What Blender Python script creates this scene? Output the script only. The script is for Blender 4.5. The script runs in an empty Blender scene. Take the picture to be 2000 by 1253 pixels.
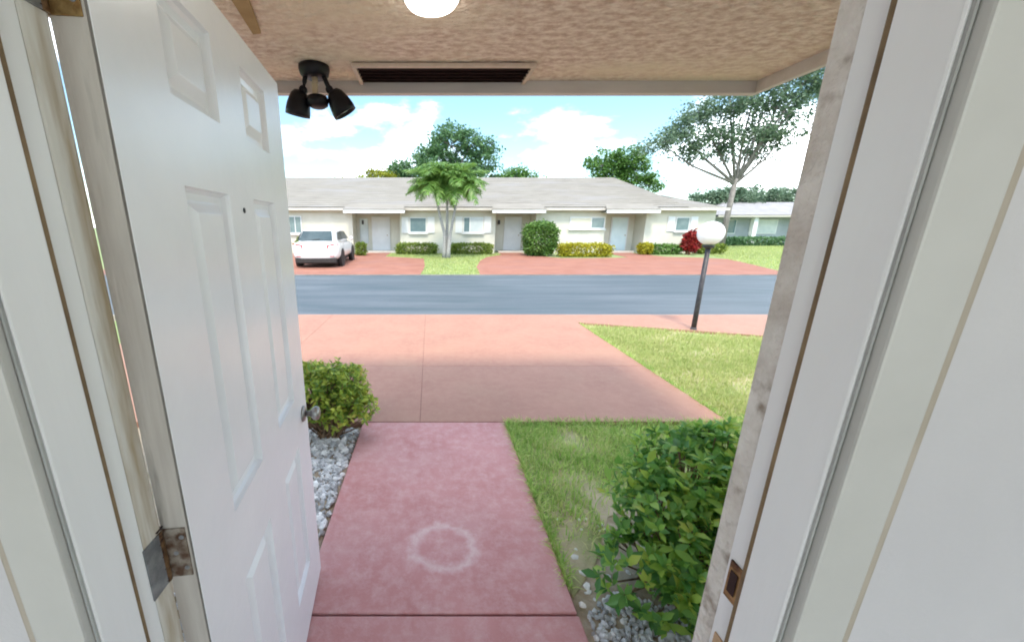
import bpy, bmesh, math, random
import numpy as np
from mathutils import Vector, Matrix, Euler, noise as mnoise
R = math.radians
rnd = random.Random(7)
S = bpy.context.scene
C = S.collection

# ------------------------------------------------------------------ camera
cam_d = bpy.data.cameras.new('camera'); cam = bpy.data.objects.new('camera', cam_d); C.objects.link(cam)
cam.location = (0, 0, 1.55); cam.rotation_euler = (R(90 - 14.4), 0, 0)
cam_d.sensor_width = 36; cam_d.lens = 36 * 725 / 2000; cam_d.shift_x = 0.08
cam_d.clip_start = 0.02; cam_d.clip_end = 1500
S.camera = cam

# ------------------------------------------------------------------ light
SUN_EL, SUN_AZ = 60, 186        # degrees; azimuth clockwise from +Y: the sun stands behind the house, so shade falls towards the road
w = bpy.data.worlds.new('World'); S.world = w; w.use_nodes = True
wt = w.node_tree; wt.nodes.clear()
def wn(t, **k):
    n = wt.nodes.new(t)
    for a, b in k.items(): setattr(n, a, b)
    return n
wo = wn('ShaderNodeOutputWorld'); bg = wn('ShaderNodeBackground'); sky = wn('ShaderNodeTexSky')
sky.sky_type = 'NISHITA'; sky.sun_disc = False; sky.sun_elevation = R(SUN_EL); sky.sun_rotation = R(SUN_AZ)
sky.air_density = 1.0; sky.dust_density = 0.6; sky.ozone_density = 1.4
tc = wn('ShaderNodeTexCoord'); mp = wn('ShaderNodeMapping'); mp.inputs['Scale'].default_value = (1.0, 1.0, 2.4)
mp.inputs['Location'].default_value = (9.4, 5.2, 4.1)
cn = wn('ShaderNodeTexNoise'); cn.inputs['Scale'].default_value = 2.6; cn.inputs['Detail'].default_value = 9; cn.inputs['Roughness'].default_value = 0.56
cr = wn('ShaderNodeValToRGB'); cr.color_ramp.elements[0].position = 0.485; cr.color_ramp.elements[1].position = 0.86; cr.color_ramp.interpolation = 'EASE'
mx = wn('ShaderNodeMix', data_type='RGBA')
mx.inputs['B'].default_value = (17.0, 17.3, 17.9, 1)
hz = wn('ShaderNodeMix', data_type='RGBA', blend_type='MULTIPLY'); hz.inputs['Factor'].default_value = 1
hz.inputs['B'].default_value = (.26, .295, .275, 1)
L = wt.links.new
L(tc.outputs['Generated'], mp.inputs['Vector']); L(mp.outputs[0], cn.inputs['Vector']); L(cn.outputs['Fac'], cr.inputs[0])
L(sky.outputs[0], hz.inputs['A'])
L(hz.outputs['Result'], mx.inputs['A']); L(cr.outputs[0], mx.inputs['Factor']); L(mx.outputs['Result'], bg.inputs[0]); L(bg.outputs[0], wo.inputs[0])
bg.inputs[1].default_value = 0.15
sd = bpy.data.lights.new('sun', 'SUN'); sun = bpy.data.objects.new('sun', sd); C.objects.link(sun)
sd.energy = 0.6; sd.angle = R(10); sd.color = (1.0, 0.90, 0.74)
az = R(SUN_AZ); el = R(SUN_EL)
to_sun = Vector((math.sin(az) * math.cos(el), math.cos(az) * math.cos(el), math.sin(el)))
sun.rotation_euler = to_sun.to_track_quat('Z', 'Y').to_euler()
sun.location = (0, -10, 15)
S.view_settings.view_transform = 'Standard'; S.view_settings.look = 'None'
S.view_settings.gamma = 1; S.view_settings.use_curve_mapping = False
S.view_settings.exposure = 2.92
S.render.engine = 'CYCLES'
try:
    S.cycles.filter_width = 1.9
    S.cycles.max_bounces = 8; S.cycles.diffuse_bounces = 5; S.cycles.transparent_max_bounces = 8
except Exception: pass

# ------------------------------------------------------------------ helpers
def tag(o, label=None, cat=None, group=None, kind=None):
    if label: o['label'] = label
    if cat: o['category'] = cat
    if group: o['group'] = group
    if kind: o['kind'] = kind
    return o
def empty(name, loc=(0, 0, 0), rz=0):
    o = bpy.data.objects.new(name, None); C.objects.link(o)
    o.location = loc; o.rotation_euler = (0, 0, rz); o.empty_display_size = .2
    return o
def link(name, me, m, parent=None, loc=(0, 0, 0), rot=(0, 0, 0)):
    if m is not None and len(me.materials) == 0: me.materials.append(m)
    o = bpy.data.objects.new(name, me); C.objects.link(o)
    o.location = loc; o.rotation_euler = rot; o.parent = parent
    return o
class MB:
    def __init__(s): s.v = []; s.f = []
    def add(s, vs, fs):
        n = len(s.v); s.v += [tuple(v) for v in vs]; s.f += [tuple(i + n for i in f) for f in fs]; return s
    def box(s, a, b):
        x0, y0, z0 = a; x1, y1, z1 = b
        return s.add([(x0,y0,z0),(x1,y0,z0),(x1,y1,z0),(x0,y1,z0),(x0,y0,z1),(x1,y0,z1),(x1,y1,z1),(x0,y1,z1)],
                     [(3,2,1,0),(4,5,6,7),(0,1,5,4),(1,2,6,5),(2,3,7,6),(3,0,4,7)])
    def tube(s, pts, rads, n=8, cap=True):
        pts = [Vector(p) for p in pts]; rings = []
        for i, p in enumerate(pts):
            d = (pts[min(i+1, len(pts)-1)] - pts[max(i-1, 0)]).normalized()
            a = d.cross(Vector((0.31, 0.17, 0.93))) if abs(d.z) < .9 else d.cross(Vector((1, 0.1, 0)))
            a.normalize(); b = d.cross(a)
            rings.append([p + (a*math.cos(2*math.pi*k/n) + b*math.sin(2*math.pi*k/n))*rads[i] for k in range(n)])
        vs = [q for r in rings for q in r]; fs = []
        for i in range(len(pts)-1):
            for k in range(n): fs.append((i*n+k, i*n+(k+1)%n, (i+1)*n+(k+1)%n, (i+1)*n+k))
        if cap: fs += [tuple(range(n))[::-1], tuple((len(pts)-1)*n+k for k in range(n))]
        return s.add(vs, fs)
    def lathe(s, prof, n=24, M=None):      # profile of (r, z) about Z
        M = M or Matrix(); vs = []; fs = []
        for r, z in prof:
            for k in range(n):
                a = 2*math.pi*k/n; vs.append(M @ Vector((r*math.cos(a), r*math.sin(a), z)))
        for i in range(len(prof)-1):
            for k in range(n): fs.append((i*n+k, i*n+(k+1)%n, (i+1)*n+(k+1)%n, (i+1)*n+k))
        fs += [tuple(range(n))[::-1], tuple((len(prof)-1)*n+k for k in range(n))]
        return s.add(vs, fs)
    def prism(s, poly, z0, z1):            # polygon in XY, counter-clockwise
        n = len(poly)
        vs = [(x, y, z0) for x, y in poly] + [(x, y, z1) for x, y in poly]
        fs = [tuple(range(n))[::-1], tuple(range(n, 2*n))] + [(i, (i+1)%n, n+(i+1)%n, n+i) for i in range(n)]
        return s.add(vs, fs)
    def mesh(s, name, smooth=False, bevel=0, tri=False):
        me = bpy.data.meshes.new(name); me.from_pydata(s.v, [], s.f)
        bm = bmesh.new(); bm.from_mesh(me)
        if tri: bmesh.ops.triangulate(bm, faces=[f for f in bm.faces if len(f.verts) > 4])
        bmesh.ops.recalc_face_normals(bm, faces=bm.faces)
        if bevel: bmesh.ops.bevel(bm, geom=list(bm.edges), offset=bevel, segments=2, profile=.6, affect='EDGES', clamp_overlap=True)
        bm.to_mesh(me); bm.free()
        if smooth: me.polygons.foreach_set('use_smooth', [True]*len(me.polygons))
        return me
    def build(s, name, m, parent=None, smooth=False, bevel=0, loc=(0,0,0), rot=(0,0,0), tri=False):
        return link(name, s.mesh(name, smooth, bevel, tri), m, parent, loc, rot)
def boxo(name, a, b, m, parent=None, bevel=0, **k): return MB().box(a, b).build(name, m, parent, bevel=bevel, **k)
def sharp_smooth(o, ang=35):
    me = o.data
    me.polygons.foreach_set('use_smooth', [True]*len(me.polygons))
    try: me.set_sharp_from_angle(angle=R(ang))
    except Exception: pass
    return o

# ------------------------------------------------------------------ materials
def mat(name, c1, c2=None, scale=6, rough=.6, bump=0, bscale=60, detail=4, stretch=(1,1,1), c3=None, s3=1.2, t3=(.5,.7), metal=0, spec=.5, lo=.35, hi=.65, bdist=.01, rand=0, coat=0):
    m = bpy.data.materials.new(name); m.use_nodes = True; t = m.node_tree; N = t.nodes; Lk = t.links.new
    p = N['Principled BSDF']; p.inputs['Roughness'].default_value = rough; p.inputs['Metallic'].default_value = metal
    p.inputs['Specular IOR Level'].default_value = spec; p.inputs['Coat Weight'].default_value = coat
    g = N.new('ShaderNodeNewGeometry'); mp = N.new('ShaderNodeMapping'); mp.inputs['Scale'].default_value = stretch
    Lk(g.outputs['Position'], mp.inputs['Vector'])
    col = None
    if c2 is None: p.inputs['Base Color'].default_value = (*c1, 1)
    else:
        n = N.new('ShaderNodeTexNoise'); n.inputs['Scale'].default_value = scale; n.inputs['Detail'].default_value = detail; n.inputs['Roughness'].default_value = .62
        r = N.new('ShaderNodeValToRGB'); e = r.color_ramp.elements
        e[0].position = lo; e[1].position = hi; e[0].color = (*c1, 1); e[1].color = (*c2, 1)
        Lk(mp.outputs[0], n.inputs['Vector']); Lk(n.outputs['Fac'], r.inputs[0]); col = r.outputs[0]
        if c3:
            n3 = N.new('ShaderNodeTexNoise'); n3.inputs['Scale'].default_value = s3; n3.inputs['Detail'].default_value = 6
            r3 = N.new('ShaderNodeValToRGB'); r3.color_ramp.elements[0].position = t3[0]; r3.color_ramp.elements[1].position = t3[1]
            x = N.new('ShaderNodeMix'); x.data_type = 'RGBA'; x.inputs['B'].default_value = (*c3, 1)
            Lk(mp.outputs[0], n3.inputs['Vector']); Lk(n3.outputs['Fac'], r3.inputs[0]); Lk(r3.outputs[0], x.inputs['Factor']); Lk(col, x.inputs['A']); col = x.outputs['Result']
        if rand:
            oi = N.new('ShaderNodeObjectInfo'); h = N.new('ShaderNodeHueSaturation'); mr = N.new('ShaderNodeMapRange')
            mr.inputs['To Min'].default_value = 1-rand; mr.inputs['To Max'].default_value = 1+rand
            Lk(oi.outputs['Random'], mr.inputs['Value']); Lk(mr.outputs[0], h.inputs['Value']); Lk(col, h.inputs['Color']); col = h.outputs[0]
        Lk(col, p.inputs['Base Color'])
    if bump:
        b = N.new('ShaderNodeBump'); b.inputs['Strength'].default_value = bump; b.inputs['Distance'].default_value = bdist
        bn = N.new('ShaderNodeTexNoise'); bn.inputs['Scale'].default_value = bscale; bn.inputs['Detail'].default_value = 5
        Lk(mp.outputs[0], bn.inputs['Vector']); Lk(bn.outputs['Fac'], b.inputs['Height']); Lk(b.outputs[0], p.inputs['Normal'])
    return m
def leafmat(name, cols, rough=.45, trans=.35, spec=.4):
    m = bpy.data.materials.new(name); m.use_nodes = True; t = m.node_tree; N = t.nodes; Lk = t.links.new
    p = N['Principled BSDF']; p.inputs['Roughness'].default_value = rough; p.inputs['Specular IOR Level'].default_value = spec
    g = N.new('ShaderNodeNewGeometry'); oi = N.new('ShaderNodeObjectInfo'); ad = N.new('ShaderNodeMath'); ad.operation = 'ADD'
    fr = N.new('ShaderNodeMath'); fr.operation = 'FRACT'
    Lk(g.outputs['Random Per Island'], ad.inputs[0]); Lk(oi.outputs['Random'], ad.inputs[1]); Lk(ad.outputs[0], fr.inputs[0])
    nz = N.new('ShaderNodeTexNoise'); nz.inputs['Scale'].default_value = 3.0; Lk(g.outputs['Position'], nz.inputs['Vector'])
    m2 = N.new('ShaderNodeMath'); m2.operation = 'MULTIPLY_ADD'; m2.inputs[1].default_value = .62; m2.inputs[2].default_value = -.12
    a2 = N.new('ShaderNodeMath'); a2.operation = 'MULTIPLY_ADD'; a2.inputs[1].default_value = .62
    Lk(nz.outputs['Fac'], m2.inputs[0]); Lk(fr.outputs[0], a2.inputs[0]); Lk(m2.outputs[0], a2.inputs[2])
    r = N.new('ShaderNodeValToRGB'); e = r.color_ramp.elements
    k = len(cols)
    while len(e) < k: e.new(.5)
    for i, c in enumerate(cols): e[i].position = i/(k-1); e[i].color = (*c, 1)
    Lk(a2.outputs[0], r.inputs[0]); Lk(r.outputs[0], p.inputs['Base Color'])
    tr = N.new('ShaderNodeBsdfTranslucent'); ms = N.new('ShaderNodeMixShader'); ms.inputs[0].default_value = trans
    hs = N.new('ShaderNodeHueSaturation'); hs.inputs['Value'].default_value = 1.5; hs.inputs['Hue'].default_value = .485
    Lk(r.outputs[0], hs.inputs['Color']); Lk(hs.outputs[0], tr.inputs[0])
    Lk(p.outputs[0], ms.inputs[1]); Lk(tr.outputs[0], ms.inputs[2]); Lk(ms.outputs[0], N['Material Output'].inputs[0])
    return m
def glass(name, col, rough=.08):
    m = mat(name, col, rough=rough, spec=.8); return m

M = {}
M['door_paint'] = mat('door_paint', (.80,.80,.84), (.85,.85,.885), 3, .25, .04, 45, spec=.55)
M['jamb_paint'] = mat('jamb_paint', (.81,.80,.815), (.865,.86,.875), 5, .38, .12, 30, stretch=(1,1,.15))
M['jamb_worn'] = mat('jamb_worn', (.70,.67,.63), (.40,.31,.20), 9, .6, .3, 40, stretch=(2,2,.22), lo=.47, hi=.66)
M['door_edge'] = mat('door_edge', (.46,.415,.385), (.57,.53,.50), 14, .6, .2, 60, stretch=(2,2,.2), c3=(.22,.2,.18), s3=14, t3=(.6,.74))
M['groove'] = mat('edge_groove_dark', (.15,.135,.125), (.22,.2,.19), 20, .8)  # dark tone for the groove beside the door skin
M['reveal_shade'] = mat('grey_reveal_shade', (.36,.36,.355), (.44,.44,.43), 10, .8)
M['edge_shade'] = mat('tan_edge_shade', (.38,.325,.26), (.44,.38,.32), 6, .6)
M['weather'] = mat('weatherstrip_brown', (.16,.10,.05), (.28,.19,.10), 12, .7)
M['inner_wall'] = mat('interior_wall_paint', (.55,.525,.545), (.59,.565,.58), 2, .7, .08, 180)
M['trim_dark'] = mat('casing_paint', (.50,.485,.465), (.55,.535,.515), 4, .42, .05, 40)
M['stucco'] = mat('exterior_stucco', (.62,.55,.50), (.82,.77,.73), 16, .85, .9, 70, c3=(.34,.27,.22), s3=22, t3=(.56,.7), bdist=.012)
M['soffit'] = mat('textured_porch_ceiling', (.66,.47,.37), (.97,.82,.71), 20, .9, 1.0, 26, detail=5, stretch=(.9,1.5,1), c3=(.90,.77,.60), s3=1.2, t3=(.46,.70), bdist=.045, lo=.37, hi=.62)
M['fascia'] = mat('fascia_paint', (.55,.50,.47), (.66,.61,.58), 6, .6, .15, 30, stretch=(.2,1,1))
M['ochre'] = mat('ochre_shade_strip', (.30,.19,.07), (.40,.27,.12), 8, .7)
M['black'] = mat('black_enamel', (.004,.004,.007), (.008,.008,.011), 20, .42, spec=.3)
M['vent_dark'] = mat('vent_dark', (.035,.012,.010), (.06,.022,.018), 18, .7)
M['vent_frame'] = mat('vent_frame', (.55,.45,.36), (.65,.54,.45), 18, .6)
M['tanlens'] = mat('sensor_lens', (.45,.36,.24), (.52,.43,.3), 30, .3)
M['brass'] = mat('aged_brass', (.28,.15,.06), (.48,.33,.14), 40, .38, .2, 80, metal=.85, c3=(.07,.03,.02), s3=30, t3=(.55,.7))
M['steel'] = mat('dull_steel', (.22,.23,.25), (.36,.37,.40), 40, .45, .2, 60, metal=.7)
M['worn_plate'] = mat('worn_painted_steel', (.22,.17,.13), (.38,.34,.30), 30, .55, .3, 60, metal=.3, c3=(.10,.05,.03), s3=38, t3=(.44,.58))
M['rust'] = mat('rusty_hinge', (.10,.05,.025), (.26,.15,.07), 60, .5, .4, 90, metal=.5, c3=(.03,.012,.008), s3=70, t3=(.5,.62))
M['knob'] = mat('satin_nickel', (.30,.29,.28), (.42,.41,.40), 30, .34, metal=.95)
M['dark_hole'] = mat('dark_hole', (.03,.008,.006), rough=.8)
M['wood'] = mat('bare_wood', (.42,.26,.15), (.55,.36,.22), 20, .7, stretch=(1,1,.2))
M['ceiling'] = mat('interior_ceiling', (.78,.77,.75), (.82,.81,.79), 3, .9)
M['tile'] = mat('interior_floor', (.62,.58,.52), (.70,.66,.60), 3, .5)
M['roof_self'] = mat('roof_shingle', (.38,.34,.30), (.50,.46,.42), 9, .9, .5, 30)

def concrete(name, a, b, c, ring=False, scuff=(.66,.5,.49)):
    m = mat(name, a, b, 2.4, .62, .35, 90, detail=8, c3=c, s3=1.7, t3=(.5,.78), bdist=.004, spec=.45)
    t = m.node_tree; N = t.nodes; Lk = t.links.new; p = N['Principled BSDF']
    src = p.inputs['Base Color'].links[0].from_socket
    g = [n for n in N if n.type == 'NEW_GEOMETRY'][0]
    n = N.new('ShaderNodeTexNoise'); n.inputs['Scale'].default_value = 13; n.inputs['Detail'].default_value = 10; n.inputs['Roughness'].default_value = .78
    Lk(g.outputs['Position'], n.inputs['Vector'])
    r = N.new('ShaderNodeValToRGB'); r.color_ramp.elements[0].position = .44; r.color_ramp.elements[1].position = .86
    Lk(n.outputs['Fac'], r.inputs[0])
    x = N.new('ShaderNodeMix'); x.data_type = 'RGBA'; x.inputs['B'].default_value = (*scuff, 1)
    Lk(r.outputs[0], x.inputs['Factor']); Lk(src, x.inputs['A']); out = x.outputs['Result']
    if ring:   # the pale worn ring a flower pot left on the walk
        def math_(op, *a):
            q = N.new('ShaderNodeMath'); q.operation = op
            for i, v in enumerate(a):
                if isinstance(v, (int, float)): q.inputs[i].default_value = v
                else: Lk(v, q.inputs[i])
            return q.outputs[0]
        sp = N.new('ShaderNodeSeparateXYZ'); Lk(g.outputs['Position'], sp.inputs[0])
        n2 = N.new('ShaderNodeTexNoise'); n2.inputs['Scale'].default_value = 16; n2.inputs['Detail'].default_value = 5; Lk(g.outputs['Position'], n2.inputs['Vector'])
        dx = math_('MULTIPLY', math_('SUBTRACT', sp.outputs[0], .07), .84); dy = math_('SUBTRACT', sp.outputs[1], 1.512)
        d = math_('SQRT', math_('ADD', math_('MULTIPLY', dx, dx), math_('MULTIPLY', dy, dy)))
        d = math_('ADD', d, math_('MULTIPLY', math_('SUBTRACT', n2.outputs['Fac'], .5), .09))
        ringm = math_('SUBTRACT', 1.0, math_('DIVIDE', math_('ABSOLUTE', math_('SUBTRACT', d, .125)), .036))
        inner = math_('MULTIPLY', math_('LESS_THAN', math_('ABSOLUTE', math_('SUBTRACT', d, .03)), .02), .18)
        k = math_('MAXIMUM', ringm, inner); k = math_('MAXIMUM', k, 0.0)
        k = math_('MULTIPLY', k, math_('MULTIPLY', n.outputs['Fac'], .95))
        y = N.new('ShaderNodeMix'); y.data_type = 'RGBA'; y.inputs['B'].default_value = (.68,.54,.55,1)
        Lk(k, y.inputs['Factor']); Lk(out, y.inputs['A']); out = y.outputs['Result']
    Lk(out, p.inputs['Base Color'])
    return m
M['walk'] = concrete('red_painted_walk', (.46,.195,.19), (.53,.25,.245), (.54,.31,.305), True, (.63,.43,.425))
M['drive'] = concrete('faded_red_driveway', (.325,.160,.116), (.37,.192,.138), (.36,.205,.142), False, (.42,.245,.178))
M['paver'] = mat('far_red_drive', (.255,.10,.066), (.32,.14,.096), 1.3, .75, .3, 30, c3=(.28,.13,.105), s3=.6)
M['bounce_slab'] = mat('bounce_concrete', (.52,.49,.46), (.60,.57,.54), 3, .85)
M['joint'] = mat('joint_dirt', (.05,.03,.03), (.10,.06,.05), 30, .9)
M['drive_joint'] = mat('drive_joint_fill', (.24,.12,.10), (.30,.15,.125), 20, .9)
M['asphalt'] = mat('weathered_asphalt', (.065,.085,.102), (.115,.135,.155), .7, .58, .25, 60, detail=8, stretch=(.3,2.0,1), c3=(.06,.085,.10), s3=1.1, t3=(.48,.66), spec=.45)
M['kerb'] = mat('road_edge_concrete', (.34,.29,.26), (.42,.37,.33), 3, .8)
M['kerb_old'] = mat('stained_road_edge', (.13,.13,.125), (.24,.22,.20), 2, .85)
M['soil'] = mat('dry_soil', (.34,.27,.19), (.48,.41,.32), 14, .95, .7, 40, c3=(.17,.15,.07), s3=5)
M['turf'] = mat('lawn_soil', (.22,.29,.09), (.36,.38,.18), 7, .95, .6, 60, c3=(.50,.42,.30), s3=2.6, t3=(.40,.58))
M['turf_far'] = mat('far_lawn', (.17,.24,.085), (.24,.31,.13), 2.2, .95, .6, 30, c3=(.28,.30,.16), s3=.7)
M['grass'] = leafmat('grass_blades', [(.10,.24,.05), (.23,.41,.09), (.38,.53,.15), (.52,.56,.25), (.64,.56,.36)], .5, .5, .3)
M['grass_sunlit'] = leafmat('sunny_grass_blades', [(.20,.28,.07), (.32,.40,.13), (.42,.46,.19), (.52,.49,.28)], .5, .4, .3)  # yellower copy of the grass, sunlight put into its colour
M['stone'] = mat('white_stone', (.62,.62,.63), (.80,.80,.79), 25, .75, .3, 60, rand=.25)
M['pebble'] = leafmat('pale_pebbles', [(.26,.26,.26),(.45,.46,.47),(.62,.63,.65),(.76,.76,.76)], .8, 0.0, .3)
M['leafR'] = leafmat('shrub_leaf_glossy', [(.025,.11,.03), (.08,.23,.055), (.17,.38,.07), (.34,.52,.085), (.56,.56,.13)], .40, .36, .45)
M['leafL'] = leafmat('shrub_leaf_yellowish', [(.06,.14,.025), (.14,.26,.04), (.29,.41,.055), (.46,.52,.085), (.50,.34,.09)], .4, .3, .4)
M['twig'] = mat('twig_bark', (.16,.09,.05), (.27,.18,.11), 30, .85)
M['bark'] = mat('grey_bark', (.13,.12,.11), (.23,.21,.195), 12, .9, .6, 30, stretch=(1,1,.3))
M['palmbark'] = mat('pale_palm_trunk', (.24,.24,.235), (.38,.37,.36), 9, .85, .5, 30, stretch=(1,1,3))
M['leaf_dark'] = leafmat('dark_tree_leaf', [(.035,.09,.04), (.065,.15,.062), (.105,.21,.085), (.17,.28,.115)], .5, .25)
M['leaf_mid'] = leafmat('mid_tree_leaf', [(.03,.09,.022), (.06,.155,.033), (.11,.23,.048), (.18,.30,.07)], .5, .3)
M['leaf_lime'] = leafmat('lime_tree_leaf', [(.10,.14,.01), (.19,.22,.015), (.27,.29,.03), (.32,.33,.05)], .5, .3)
M['leaf_grey'] = leafmat('airy_tree_leaf', [(.05,.10,.065), (.085,.145,.09), (.13,.20,.125), (.20,.27,.155)], .5, .3)
M['leaf_palm'] = leafmat('palm_leaflet', [(.05,.12,.025), (.09,.20,.04), (.15,.27,.06), (.21,.32,.09)], .4, .35)
M['leaf_hedge'] = leafmat('hedge_leaf', [(.06,.12,.02), (.13,.20,.03), (.21,.27,.045), (.28,.32,.07)], .5, .3)
M['leaf_yellow'] = leafmat('yellow_hedge_leaf', [(.17,.18,.01), (.29,.28,.015), (.38,.36,.025), (.42,.42,.05)], .5, .3)
M['leaf_clip'] = leafmat('clipped_shrub_leaf', [(.03,.09,.02), (.07,.16,.03), (.12,.23,.045), (.18,.30,.07)], .5, .3)
M['leaf_red'] = leafmat('red_shrub_leaf', [(.10,.008,.008), (.22,.015,.012), (.33,.03,.025), (.16,.06,.03)], .4, .3)
M['villa_wall'] = mat('villa_cream_render', (.56,.54,.455), (.62,.60,.525), 1.2, .9, .3, 40)
M['villa_white'] = mat('villa_white_paint', (.66,.67,.68), (.72,.73,.74), 2, .6)
M['villa_roof'] = mat('villa_roof_shingles', (.205,.19,.17), (.255,.24,.215), 1.6, .9, .5, 10, stretch=(.6,3,3), c3=(.25,.24,.235), s3=.5)
M['villa_fascia'] = mat('villa_fascia', (.50,.47,.43), (.56,.53,.49), 2, .7)
M['soffit_far'] = mat('villa_soffit', (.42,.40,.36), rough=.8)
M['pane'] = mat('window_pane', (.10,.17,.19), (.17,.24,.26), 1.5, .08, spec=.7)
M['pane_pale'] = mat('window_pane_blind', (.48,.54,.57), (.58,.62,.64), 2, .15, spec=.6)
M['pane_cream'] = mat('window_blind_cream', (.62,.58,.46), (.68,.64,.52), 2, .3)
M['grey_house'] = mat('grey_house_render', (.33,.36,.41), (.40,.43,.48), 1.2, .9)
M['grey_roof'] = mat('grey_roof', (.24,.235,.245), (.30,.29,.30), 1.5, .9, .5, 12)
M['car_white'] = mat('car_white_paint', (.70,.70,.70), (.74,.74,.74), 3, .25, coat=.6)
M['car_glass'] = mat('car_glass', (.03,.045,.05), (.06,.085,.09), 2, .06, spec=.8)
M['tyre'] = mat('tyre_rubber', (.02,.017,.016), (.035,.03,.03), 20, .8)
M['rim'] = mat('wheel_rim', (.35,.33,.33), (.48,.47,.46), 20, .4, metal=.8)
M['tail'] = mat('tail_lamp_red', (.42,.02,.03), (.55,.05,.06), 8, .15, spec=.7)
M['plate'] = mat('number_plate', (.66,.72,.72), (.74,.78,.78), 20, .5)
M['globe'] = mat('opal_globe', (.90,.90,.92), (.94,.94,.95), 4, .3)
M['postblack'] = mat('lamp_post_black', (.018,.018,.022), (.05,.045,.05), 18, .5)
def emis(name, col, s, base=(.9,.88,.84)):
    m = mat(name, base, rough=.3); p = m.node_tree.nodes['Principled BSDF']
    p.inputs['Emission Color'].default_value = (*col, 1); p.inputs['Emission Strength'].default_value = s; return m
M['lit'] = emis('lit_opal_glass', (1, .97, .88), .9)

# ================================================================== SETTING
tag(boxo('ground', (-260,-60,-.5), (320,700,-.12), M['turf_far']), kind='structure')
# near bed soil
tag(MB().prism([(-6,.5),(7,.5),(7,2.72),(-6,2.72)], -.12, -.045).build('planting_bed', M['soil']), kind='structure')
lawn_poly = [(.63,1.28),(.8,1.45),(1.0,1.75),(1.5,1.95),(2.3,2.0),(7,1.9),(7,4.7),(5.2,5.05),(4.0,5.45),(3.0,5.75),(2.47,5.93),(2.46,2.76),(.63,2.76)]
tag(MB().prism(lawn_poly, -.115, -.0355).build('lawn', M['turf'], tri=True), kind='structure')
tag(boxo('bounce_slab', (-6,-12,-.12), (6,-6.01,.0), M['bounce_slab']), kind='structure')  # unseen pale slab added to bounce light into the open-backed room
# walkway: slabs with open joints
walk = tag(boxo('walkway', (-.55,.5,-.11), (.61,2.73,-.035), M['joint']), kind='structure')
for a, b in (((-.565,.52,-.10), (.612,1.176,0)), ((-.545,1.186,-.10), (.608,2.722,.002))):
    boxo('slab', a, b, M['walk'], walk, bevel=.006)
# driveway, with its slabs; the two joints as in the photograph
drv = tag(boxo('driveway', (-4.2,2.74,-.12), (2.43,6.5,-.004), M['drive_joint']), kind='structure')
for x0, x1 in ((-4.2,-1.75),(-1.746,-.085),(-.081,2.44)):
    for y0, y1 in ((2.735,3.98),(3.984,6.50)):
        boxo('slab', (x0,y0,-.11), (x1,y1,.0), M['drive'], drv, bevel=.004)
apron = MB().prism([(2.445,5.95),(3.0,5.78),(4.0,5.48),(5.2,5.08),(7.2,4.7),(14,4.7),(14,6.5),(2.445,6.5)], -.11, -.004)
tag(apron.build('kerb_apron', M['drive'], tri=True), kind='structure')
tag(boxo('road', (-70,6.56,-.12), (90,12.14,-.03), M['asphalt']), kind='structure')
tag(boxo('road_edge', (-70,6.505,-.12), (90,6.556,-.012), M['kerb']), kind='structure')
tag(boxo('far_road_edge', (-70,12.144,-.12), (90,12.26,-.018), M['kerb_old']), kind='structure')
tag(boxo('far_lawn', (-70,12.264,-.11), (120,70,-.02), M['turf_far']), kind='structure')
def sheet(name, poly, m, z=-.012): return tag(MB().prism(poly, z-.02, z).build(name, m, tri=True), kind='structure')
sheet('far_driveway', [(-12,12.27),(-.32,12.27),(-.20,14.5),(-.30,18.3),(-1.6,19.2),(-2.35,19.6),(-2.3,23.05),(-3.6,23.05),(-3.7,21.9),(-9,21.9),(-12,19)], M['paver'])
sheet('far_driveway', [(1.66,12.27),(12.0,12.27),(12.4,13.2),(14.4,18.0),(13.6,18.9),(12.2,19.4),(11.9,22.9),(10.4,22.9),(10.0,19.0),(8.0,18.6),(6.5,18.7),(5.5,20.2),(5.4,23.05),(4.1,23.05),(3.9,20.6),(2.9,19.2),(2.3,17.2),(1.8,14.5)], M['paver'])

# ---- grass blades (stuff)
def in_poly(px, py, poly):
    n = len(poly); ins = np.zeros(px.shape, bool); j = n-1
    for i in range(n):
        xi, yi = poly[i]; xj, yj = poly[j]
        c = ((yi > py) != (yj > py)) & (px < (xj-xi)*(py-yi)/((yj-yi) or 1e-9)+xi)
        ins ^= c; j = i
    return ins
def blades(name, x, y, z0, ln, wd, m, seed, label, lean=.6):
    r = np.random.default_rng(seed); n = len(x)
    a = r.uniform(0, 2*np.pi, n); ll = ln*r.uniform(.45,1.25,n); ww = wd*r.uniform(.6,1.2,n); le = r.uniform(.1,lean,n)*ll*1.3
    d = np.stack([np.cos(a), np.sin(a), 0*a], 1); s = np.stack([-np.sin(a), np.cos(a), 0*a], 1)
    b = np.stack([x, y, np.full(n, z0)], 1); up = np.array([0,0,1.])
    mid = b + d*(le*.35)[:,None] + up*(ll*.6)[:,None]; tip = b + d*le[:,None] + up*(ll*r.uniform(.75,1,n))[:,None]
    v = np.stack([b - s*ww[:,None]/2, b + s*ww[:,None]/2, mid + s*ww[:,None]*.42, mid - s*ww[:,None]*.42, tip], 1).reshape(-1,3)
    k = np.arange(n)*5
    loops = np.stack([k,k+1,k+2,k+3, k+3,k+2,k+4], 1).reshape(-1)
    me = bpy.data.meshes.new(name); me.vertices.add(n*5); me.vertices.foreach_set('co', v.reshape(-1).astype(np.float32))
    me.loops.add(n*7); me.loops.foreach_set('vertex_index', loops.astype(np.int32))
    st = np.stack([np.arange(n)*7, np.arange(n)*7+4], 1).reshape(-1)
    me.polygons.add(n*2); me.polygons.foreach_set('loop_start', st.astype(np.int32))
    me.update(calc_edges=True)
    return tag(link(name, me, m), label, 'grass', kind='stuff')
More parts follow.
